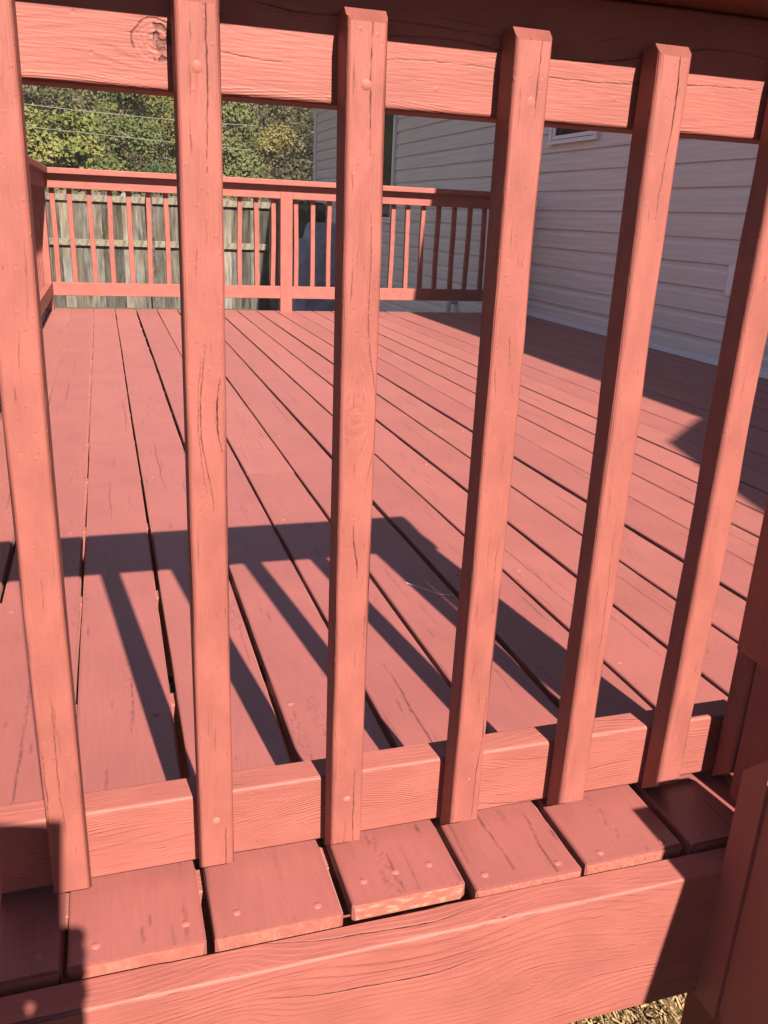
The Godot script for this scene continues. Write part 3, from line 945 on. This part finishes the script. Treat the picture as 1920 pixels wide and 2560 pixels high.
func build_trees() -> void:
	var g := -1.6
	tree("broadleaf_tree", "yellow-green leafy tree at the left, over the fence", Vector3(-1.0, g, -16.6), [[Vector3(-0.35, 3.0, 0), Vector3(0.85, 0.75, 0.7)], [Vector3(0.35, 2.9, 0.1), Vector3(0.6, 0.75, 0.6)], [Vector3(-0.4, 1.9, 0.2), Vector3(1.0, 0.9, 0.8)], [Vector3(0.45, 2.0, 0.25), Vector3(0.62, 0.7, 0.6)], [Vector3(0.5, 3.35, 0), Vector3(0.4, 0.45, 0.4)]], 5200, 0.1, Vector3(0.11, 0.14, 0.035), Vector3(0.18, 0.165, 0.05), 101, -0.04)
	tree("broadleaf_tree", "tall dark leafy tree at the left edge, above the yellow-green tree", Vector3(-2.2, g, -24.0), [[Vector3(-0.3, 4.6, 0), Vector3(1.5, 1.5, 1.2)], [Vector3(1.0, 5.2, 0.2), Vector3(1.2, 1.3, 1.0)], [Vector3(0.2, 7.0, 0), Vector3(1.8, 1.4, 1.3)]], 5200, 0.12, Vector3(0.05, 0.055, 0.022), Vector3(0.12, 0.11, 0.06), 102, 0.05)
	tree("cedar_tree", "green drooping tree in the gap left of the second baluster", Vector3(0.25, g, -18.5), [[Vector3(0.1, 3.55, 0), Vector3(0.75, 0.55, 0.6)], [Vector3(-0.05, 2.6, 0.3), Vector3(0.85, 0.6, 0.6)], [Vector3(0.45, 4.35, -0.1), Vector3(0.55, 0.55, 0.5)], [Vector3(0.5, 3.0, 0.2), Vector3(0.6, 0.7, 0.5)]], 5200, 0.085, Vector3(0.07, 0.095, 0.032), Vector3(0.115, 0.125, 0.05), 103, 0.02)
	tree("broadleaf_tree", "mid green tree behind the drooping tree, upper crown in the sun", Vector3(0.2, g, -24.0), [[Vector3(-0.2, 4.9, 0), Vector3(1.0, 0.9, 0.8)], [Vector3(0.8, 5.4, 0), Vector3(0.9, 0.9, 0.8)], [Vector3(0.2, 6.6, 0), Vector3(1.3, 1.0, 0.9)]], 5200, 0.11, Vector3(0.07, 0.085, 0.025), Vector3(0.12, 0.12, 0.045), 104, 0.0)
	tree("yellowing_tree", "slim tree with yellow autumn leaves beside the second baluster", Vector3(1.3, g, -20.0), [[Vector3(0, 3.3, 0), Vector3(0.4, 0.8, 0.4)], [Vector3(0.1, 4.4, 0), Vector3(0.45, 0.7, 0.4)], [Vector3(0.25, 3.9, 0.1), Vector3(0.4, 0.9, 0.4)]], 2300, 0.09, Vector3(0.26, 0.20, 0.04), Vector3(0.15, 0.14, 0.035), 105, -0.05)
	tree("cedar_tree", "low dark green bush-like cedar just over the fence", Vector3(0.85, g, -16.2), [[Vector3(0, 2.45, 0), Vector3(0.38, 0.55, 0.4)], [Vector3(0.1, 1.7, 0.1), Vector3(0.5, 0.7, 0.5)]], 2600, 0.06, Vector3(0.035, 0.06, 0.026), Vector3(0.065, 0.085, 0.04), 106, -0.2)
	tree("cedar_tree", "pale green conical cedar between the second and third balusters", Vector3(1.95, g, -17.5), [[Vector3(0.05, 4.6, 0), Vector3(0.55, 0.8, 0.5)], [Vector3(0.1, 3.7, 0.1), Vector3(0.78, 0.8, 0.6)], [Vector3(0.15, 2.8, 0.2), Vector3(0.92, 0.8, 0.7)], [Vector3(-0.3, 3.3, 0.1), Vector3(0.6, 0.9, 0.6)]], 7000, 0.075, Vector3(0.095, 0.115, 0.042), Vector3(0.145, 0.145, 0.06), 107, -0.16)
	tree("broadleaf_tree", "dark sparse tree right beside the house corner", Vector3(4.6, g, -26.0), [[Vector3(-0.2, 5.0, 0), Vector3(1.6, 1.4, 1.0)], [Vector3(0.4, 3.6, 0.3), Vector3(1.7, 1.3, 1.0)], [Vector3(0, 6.6, 0), Vector3(1.8, 1.2, 1.1)]], 3800, 0.11, Vector3(0.05, 0.05, 0.022), Vector3(0.12, 0.1, 0.055), 108, 0.12)
	tree("broadleaf_tree", "small bright green spray of leaves near the house corner", Vector3(4.15, g, -23.5), [[Vector3(-0.15, 3.9, 0), Vector3(0.42, 0.2, 0.3)], [Vector3(0.2, 4.15, 0), Vector3(0.4, 0.22, 0.3)]], 800, 0.085, Vector3(0.15, 0.14, 0.04), Vector3(0.19, 0.16, 0.06), 109, -0.2)
	for i in 7:
		var x := -7.0 + i * 2.7
		var crown := []
		for k in 5:
			crown.append([Vector3(1.6 * sin(i * 2.0 + k * 2.4), 2.2 + k * 1.7, 0.4 * cos(k * 1.9)), Vector3(2.0, 1.4, 1.2)])
		tree("woodland_tree", ["dark woodland tree at the far left of the wood", "dark woodland tree second from the left in the wood", "dark woodland tree third from the left in the wood", "dark woodland tree in the middle of the wood", "dark woodland tree third from the right in the wood", "dark woodland tree second from the right in the wood", "dark woodland tree at the far right of the wood"][i], Vector3(x, g, -31.0 - (i % 3) * 1.3), crown, 5000, 0.16, Vector3(0.035, 0.038, 0.018), Vector3(0.08, 0.075, 0.035), 120 + i, 0.0)
	var mass := []
	for i in 14:
		for k in 4:
			mass.append([Vector3(-15.0 + i * 2.5, 0.5 + k * 3.0, -37.0 - (i * 7 % 4)), Vector3(2.6, 2.2, 1.4)])
	var w := leaves("far_woods", mass, 26000, 0.26, Vector3(0.03, 0.032, 0.016), Vector3(0.055, 0.05, 0.026), 140, self, -0.5)
	tag(w, "dense dark wood filling the distance behind the trees", "woods")
	w.set_meta("kind", "stuff")

func build_wires() -> void:
	var labels := ["upper thin power line across the trees", "lower thin power line across the trees"]
	for i in 2:
		var pts := PackedVector3Array()
		var rad := PackedFloat32Array()
		for k in 41:
			var x := -22.0 + k * 1.2
			var y: float
			if i == 0:
				y = 2.05 + 0.0085 * pow(x - 1.7, 2)
			else:
				y = 1.65 - 0.031 * (x - 3.5) + 0.001 * pow(x - 3.5, 2)
			pts.append(Vector3(x, y, -15.0 - 0.3 * i))
			rad.append(0.0055)
		tag(obj("power_line", tube(pts, rad, 6), M.wire), labels[i], "power line")

func build_ground() -> void:
	var pm := PlaneMesh.new()
	pm.size = Vector2(160, 160)
	var g := obj("ground", pm, M.ground)
	g.position = Vector3(0, GROUND, -20)
	g.set_meta("kind", "structure")
	# straw, leaf bits and bark chips where the ground shows beside the steps
	rng.seed = 77
	var V := PackedVector3Array()
	var N := PackedVector3Array()
	for q in [Vector3(-0.5, 0, -0.13), Vector3(0.5, 0.06, -0.1), Vector3(0.42, 0.1, 0.12), Vector3(-0.46, 0, 0.14)]:
		V.append(q)
		N.append(Vector3.UP)
	var chip := arr_mesh(V, N, PackedVector2Array([Vector2.ZERO, Vector2.ZERO, Vector2.ZERO, Vector2.ZERO]), PackedInt32Array([0, 1, 2, 0, 2, 3]))
	var xf := []
	var cols := []
	for i in 14000:
		var p := Vector3(0.4 + rng.randf() * 1.0, GROUND + 0.002 + rng.randf() * 0.01, -0.75 + rng.randf() * 0.75)
		if i > 11000:
			p = Vector3(-1.5 + rng.randf() * 5.0, GROUND + 0.003, -2.0 + rng.randf() * 3.5)
		var s := 0.006 + 0.016 * rng.randf() * rng.randf()
		var bs := Basis.from_euler(Vector3((rng.randf() - 0.5) * 0.9, rng.randf() * TAU, (rng.randf() - 0.5) * 0.9)).scaled(Vector3(s, s, s * (0.4 + rng.randf() * 2.2)))
		xf.append(Transform3D(bs, p))
		var t := rng.randf()
		var c := Vector3(0.3, 0.2, 0.105).lerp(Vector3(0.07, 0.042, 0.024), t * t * t * t)
		cols.append(Color(c.x, c.y, c.z))
	var o := scatter("leaf_litter", chip, M.straw, xf, cols, self)
	tag(o, "dry straw and leaf litter on the ground under the fascia board", "leaf litter")
	o.set_meta("kind", "stuff")
	var tw := thing("dead_twig", "small dark curled dead weed on the sunlit ground under the deck edge", "twig", Vector3(0.855, GROUND, -0.33))
	for k in 7:
		var a := k * 0.95 + 0.3
		var ln := 0.05 + 0.02 * (k % 3)
		var pts := PackedVector3Array([Vector3(0, 0.0, 0), Vector3(cos(a) * ln * 0.4, 0.02, sin(a) * ln * 0.4), Vector3(cos(a + 0.5) * ln, 0.024, sin(a + 0.5) * ln), Vector3(cos(a + 1.1) * ln * 1.2, 0.008, sin(a + 1.1) * ln * 1.2)])
		obj("stem", tube(pts, PackedFloat32Array([0.0024, 0.002, 0.0017, 0.001]), 5), M.twig, tw)
	# a pale hair lying on the planks
	var hp := PackedVector3Array([Vector3(0.485, 0.003, -0.816), Vector3(0.513, 0.0025, -0.779), Vector3(0.533, 0.002, -0.75), Vector3(0.562, 0.003, -0.739)])
	tag(obj("loose_thread", tube(hp, PackedFloat32Array([0.0005, 0.0005, 0.0005, 0.0005]), 5), M.trim), "fine pale thread lying on the deck in the post's shadow", "thread")


# ------------------------------------------------------------------ the person with the phone
# bones: [from, to, radius, radius, colour]; one smooth skin over them all
func skin(bones: Array, cell: float, blend: float) -> ArrayMesh:
	var lo := Vector3(99, 99, 99)
	var hi := -lo
	for b in bones:
		var r := maxf(b[2], b[3]) + blend + cell * 2.0
		lo = lo.min(b[0] - Vector3.ONE * r).min(b[1] - Vector3.ONE * r)
		hi = hi.max(b[0] + Vector3.ONE * r).max(b[1] + Vector3.ONE * r)
	var nx := int((hi.x - lo.x) / cell) + 2
	var ny := int((hi.y - lo.y) / cell) + 2
	var nz := int((hi.z - lo.z) / cell) + 2
	var F := PackedFloat32Array()
	F.resize(nx * ny * nz)
	F.fill(1.0)
	var K := PackedByteArray()
	K.resize(nx * ny * nz)
	var D := PackedFloat32Array()
	D.resize(nx * ny * nz)
	D.fill(9.0)
	for bi in bones.size():
		var b: Array = bones[bi]
		var p: Vector3 = b[0]
		var q: Vector3 = b[1]
		var pq := q - p
		var l2 := maxf(pq.length_squared(), 1e-8)
		var r := maxf(b[2], b[3]) + blend + cell * 1.5
		var a0 := Vector3i(((p.min(q) - Vector3.ONE * r) - lo) / cell)
		var a1 := Vector3i(((p.max(q) + Vector3.ONE * r) - lo) / cell)
		for z in range(maxi(a0.z, 0), mini(a1.z + 1, nz)):
			for y in range(maxi(a0.y, 0), mini(a1.y + 1, ny)):
				for x in range(maxi(a0.x, 0), mini(a1.x + 1, nx)):
					var c := lo + Vector3(x, y, z) * cell
					var t := clampf((c - p).dot(pq) / l2, 0.0, 1.0)
					var d := c.distance_to(p + pq * t) - lerpf(b[2], b[3], t)
					var i := (z * ny + y) * nx + x
					if d < D[i]:
						D[i] = d
						K[i] = bi
					var h := clampf(0.5 + 0.5 * (F[i] - d) / blend, 0.0, 1.0)
					F[i] = lerpf(F[i], d, h) - blend * h * (1.0 - h)
	var V := PackedVector3Array()
	var N := PackedVector3Array()
	var C := PackedColorArray()
	var I := PackedInt32Array()
	var at := {}
	var off := [0, 1, nx, nx + 1, nx * ny, nx * ny + 1, nx * ny + nx, nx * ny + nx + 1]
	for z in nz - 1:
		for y in ny - 1:
			for x in nx - 1:
				var i := (z * ny + y) * nx + x
				var neg := 0
				for k in 8:
					if F[i + off[k]] < 0.0:
						neg += 1
				if neg == 0 or neg == 8:
					continue
				var sum := Vector3.ZERO
				var cnt := 0
				for e in [[0, 1], [2, 3], [4, 5], [6, 7], [0, 2], [1, 3], [4, 6], [5, 7], [0, 4], [1, 5], [2, 6], [3, 7]]:
					var fa := F[i + off[e[0]]]
					var fb := F[i + off[e[1]]]
					if (fa < 0.0) != (fb < 0.0):
						var t := fa / (fa - fb)
						var pa := Vector3(e[0] & 1, (e[0] >> 1) & 1, e[0] >> 2)
						var pb := Vector3(e[1] & 1, (e[1] >> 1) & 1, e[1] >> 2)
						sum += pa.lerp(pb, t)
						cnt += 1
				at[i] = V.size()
				V.append(lo + (Vector3(x, y, z) + sum / cnt) * cell)
				N.append(Vector3(F[i + 1] - F[i], F[i + nx] - F[i], F[i + nx * ny] - F[i]).normalized())
				C.append(bones[K[i]][4])
	for i in at:
		for ax in 3:
			var st: int = [1, nx, nx * ny][ax]
			var b: int = [nx, nx * ny, 1][ax]
			var c: int = [nx * ny, 1, nx][ax]
			var f0 := F[i]
			var f1 := F[i + st]
			if (f0 < 0.0) == (f1 < 0.0):
				continue
			if at.has(i - b) and at.has(i - c) and at.has(i - b - c):
				var q := [at[i], at[i - b], at[i - b - c], at[i - c]]
				if f0 < 0.0:
					I.append_array([q[0], q[2], q[1], q[0], q[3], q[2]])
				else:
					I.append_array([q[0], q[1], q[2], q[0], q[2], q[3]])
	var a := []
	a.resize(Mesh.ARRAY_MAX)
	a[Mesh.ARRAY_VERTEX] = V
	a[Mesh.ARRAY_NORMAL] = N
	a[Mesh.ARRAY_COLOR] = C
	a[Mesh.ARRAY_INDEX] = I
	var m := ArrayMesh.new()
	m.add_surface_from_arrays(Mesh.PRIMITIVE_TRIANGLES, a)
	return m

func build_person() -> void:
	var lens := Transform3D(Basis.from_euler(Vector3(-0.3369, -0.3137, 0.0448)), Vector3(-0.0593, 0.7167, 0.6926))
	var ph := thing("phone", "dark phone held up by the person standing outside the railing", "phone")
	var body := block(Vector3(-0.057, -0.075, 0.005), Vector3(0.013, 0.092, 0.0125), 0.003)
	var o := obj("phone_body", body, plain(lin(0.02, 0.02, 0.022), 0.3), ph)
	o.transform = lens
	var scr := obj("phone_screen", block(Vector3(-0.054, -0.065, 0.0126), Vector3(0.010, 0.082, 0.0132), 0.0002), M.glass, ph)
	scr.transform = lens
	var skin_c := Color(0.42, 0.24, 0.16)
	var shirt := Color(0.12, 0.14, 0.17)
	var jeans := Color(0.05, 0.07, 0.12)
	var shoe := Color(0.08, 0.07, 0.06)
	var p := thing("person", "person in a dark shirt and jeans standing outside the railing, holding up a phone", "person")
	var wrist := lens * Vector3(-0.008, -0.14, 0.05)
	var wrist_l := lens * Vector3(-0.03, -0.14, 0.05)
	var hand := [[lens * Vector3(0.02, -0.062, 0.016), lens * Vector3(0.012, -0.1, 0.024), 0.016, 0.026, skin_c], [lens * Vector3(0.012, -0.1, 0.024), wrist, 0.026, 0.028, skin_c]]
	for i in 4:
		var y := -0.034 - 0.0175 * i
		var reach: float = [0.9, 1.0, 0.95, 0.75][i]
		hand.append([lens * Vector3(0.021, y, 0.012), lens * Vector3(0.021, y + 0.002, -0.006), 0.0095, 0.009, skin_c])
		hand.append([lens * Vector3(0.021, y + 0.002, -0.006), lens * Vector3(0.006, y + 0.003, -0.0065), 0.0088, 0.0082, skin_c])
		hand.append([lens * Vector3(0.006, y + 0.003, -0.0065), lens * Vector3(0.006 - 0.026 * reach, y + 0.001, -0.004), 0.008, 0.0068, skin_c])
	hand.append([lens * Vector3(0.025, -0.095, 0.03), lens * Vector3(0.014, -0.064, 0.029), 0.0125, 0.0105, skin_c])
	hand.append([lens * Vector3(0.014, -0.064, 0.029), lens * Vector3(-0.006, -0.047, 0.022), 0.0102, 0.0082, skin_c])
	for b in hand.duplicate():
		var m := []
		for k in 2:
			var q: Vector3 = lens.affine_inverse() * b[k]
			q.x = -0.03 - q.x
			m.append(lens * q)
		m.append_array([b[2], b[3], b[4]])
		if m[1].distance_to(wrist) > 0.5:
			continue
		hand.append(m)
	var sh := Vector3(-0.13, 0.5, 1.2)
	var el := Vector3(-0.05, 0.25, 1.06)
	var el_l := Vector3(-0.42, 0.28, 1.02)
	var c := Vector3(-0.32, 0, 1.22)
	var bones := [
		[c + Vector3(0, 0.79, -0.02), c + Vector3(0, 0.86, -0.01), 0.078, 0.088, skin_c], [c + Vector3(0, 0.74, -0.055), c + Vector3(0, 0.8, -0.06), 0.05, 0.06, skin_c], [c + Vector3(0, 0.79, -0.115), c + Vector3(0, 0.815, -0.1), 0.014, 0.01, skin_c],
		[c + Vector3(0, 0.58, 0.02), c + Vector3(0, 0.72, 0.0), 0.058, 0.055, skin_c],
		[c + Vector3(-0.11, 0.5, 0.0), c + Vector3(0.11, 0.5, 0.0), 0.085, 0.085, shirt], [c + Vector3(0, 0.46, 0.0), c + Vector3(0, 0.18, 0.0), 0.135, 0.12, shirt], [c + Vector3(-0.06, 0.1, 0), c + Vector3(0.06, 0.1, 0), 0.12, 0.12, jeans],
		[sh, el, 0.052, 0.042, shirt], [el, el.lerp(wrist, 0.35), 0.041, 0.037, skin_c], [el.lerp(wrist, 0.35), wrist, 0.037, 0.025, skin_c],
		[c + Vector3(-0.19, 0.5, -0.01), el_l, 0.052, 0.042, shirt], [el_l, el_l.lerp(wrist_l, 0.35), 0.041, 0.037, skin_c], [el_l.lerp(wrist_l, 0.35), wrist_l, 0.037, 0.025, skin_c],
		[c + Vector3(-0.09, 0.08, 0), c + Vector3(-0.1, -0.3, -0.01), 0.088, 0.058, jeans], [c + Vector3(-0.1, -0.3, -0.01), c + Vector3(-0.11, -0.68, 0.02), 0.056, 0.042, jeans],
		[c + Vector3(0.09, 0.08, 0), c + Vector3(0.1, -0.3, -0.01), 0.088, 0.058, jeans], [c + Vector3(0.1, -0.3, -0.01), c + Vector3(0.11, -0.68, 0.02), 0.056, 0.042, jeans],
		[c + Vector3(-0.11, -0.71, 0.04), c + Vector3(-0.12, -0.715, -0.14), 0.04, 0.034, shoe], [c + Vector3(0.11, -0.71, 0.04), c + Vector3(0.12, -0.715, -0.14), 0.04, 0.034, shoe]]
	var sm := plain(Color.WHITE, 0.75, 0.3)
	sm.vertex_color_use_as_albedo = true
	var st := SurfaceTool.new()
	for m in [skin(bones, 0.014, 0.03), skin(hand, 0.003, 0.006)]:
		st.append_from(m, 0, Transform3D())
	obj("body", st.commit(), sm, p)
	var hair := skin([[c + Vector3(0, 0.86, 0.015), c + Vector3(0, 0.88, -0.02), 0.092, 0.088, Color(0.03, 0.02, 0.015)], [c + Vector3(0, 0.8, 0.04), c + Vector3(0, 0.86, 0.03), 0.07, 0.085, Color(0.03, 0.02, 0.015)]], 0.01, 0.02)
	obj("hair", hair, sm, p)
	for e in [-1, 1]:
		var eye := SphereMesh.new()
		eye.radius = 0.012
		eye.height = 0.024
		var eo := obj("eye", eye, plain(lin(0.6, 0.58, 0.55), 0.2), p)
		eo.position = c + Vector3(0.032 * e, 0.835, -0.09)
		var ear := SphereMesh.new()
		ear.radius = 0.03
		ear.height = 0.06
		var er := obj("ear", ear, plain(skin_c.linear_to_srgb(), 0.7), p)
		er.position = c + Vector3(0.088 * e, 0.82, 0.0)
		er.scale = Vector3(0.35, 1, 0.7)
	obj("mouth", block(c + Vector3(-0.022, 0.755, -0.117), c + Vector3(0.022, 0.764, -0.108), 0.003), plain(lin(0.3, 0.1, 0.08), 0.5), p)


func _ready() -> void:
	# camera
	var cam := Camera3D.new()
	cam.name = "camera"
	cam.position = Vector3(-0.0593, 0.7167, 0.6926)
	cam.rotation = Vector3(-0.3369, -0.3137, 0.0448)
	cam.fov = 62.33
	cam.near = 0.02
	cam.far = 400.0
	add_child(cam)
	cam.current = true
	# sky and exposure
	var sky := ProceduralSkyMaterial.new()
	sky.sky_top_color = Color(0.57, 0.62, 0.77)
	sky.sky_horizon_color = Color(0.84, 0.83, 0.86)
	sky.sky_curve = 0.12
	sky.ground_bottom_color = Color(0.3, 0.25, 0.2)
	sky.ground_horizon_color = Color(0.5, 0.5, 0.5)
	sky.sun_angle_max = 6.0
	sky.sky_energy_multiplier = 0.55
	var env := Environment.new()
	env.background_mode = Environment.BG_SKY
	env.sky = Sky.new()
	env.sky.sky_material = sky
	env.tonemap_mode = Environment.TONE_MAPPER_LINEAR
	env.tonemap_exposure = 4.15
	env.fog_enabled = true
	env.fog_density = 0.0009
	env.fog_light_color = Color(0.9, 0.88, 0.86)
	env.sdfgi_enabled = true
	env.ssao_enabled = true
	env.ssil_enabled = true
	var we := WorldEnvironment.new()
	we.name = "world_environment"
	we.environment = env
	add_child(we)
	var sun := DirectionalLight3D.new()
	sun.name = "sun"
	sun.light_energy = 1.5
	sun.light_color = Color(1.0, 0.95, 0.88)
	sun.light_angular_distance = 0.53
	sun.shadow_enabled = true
	add_child(sun)
	sun.look_at_from_position(Vector3.ZERO, Vector3(-0.139, -1.0, -1.088))
	sun.position = Vector3(3, 20, 20)

	make_materials()
	nail_mesh = make_nail(0.0045, 0.0014)
	build_ground()
	build_house()
	build_deck()
	build_far_railing()
	build_side_railing()
	build_near_railing()
	build_guard()
	build_fence()
	build_grill()
	build_trees()
	build_wires()
	build_person()
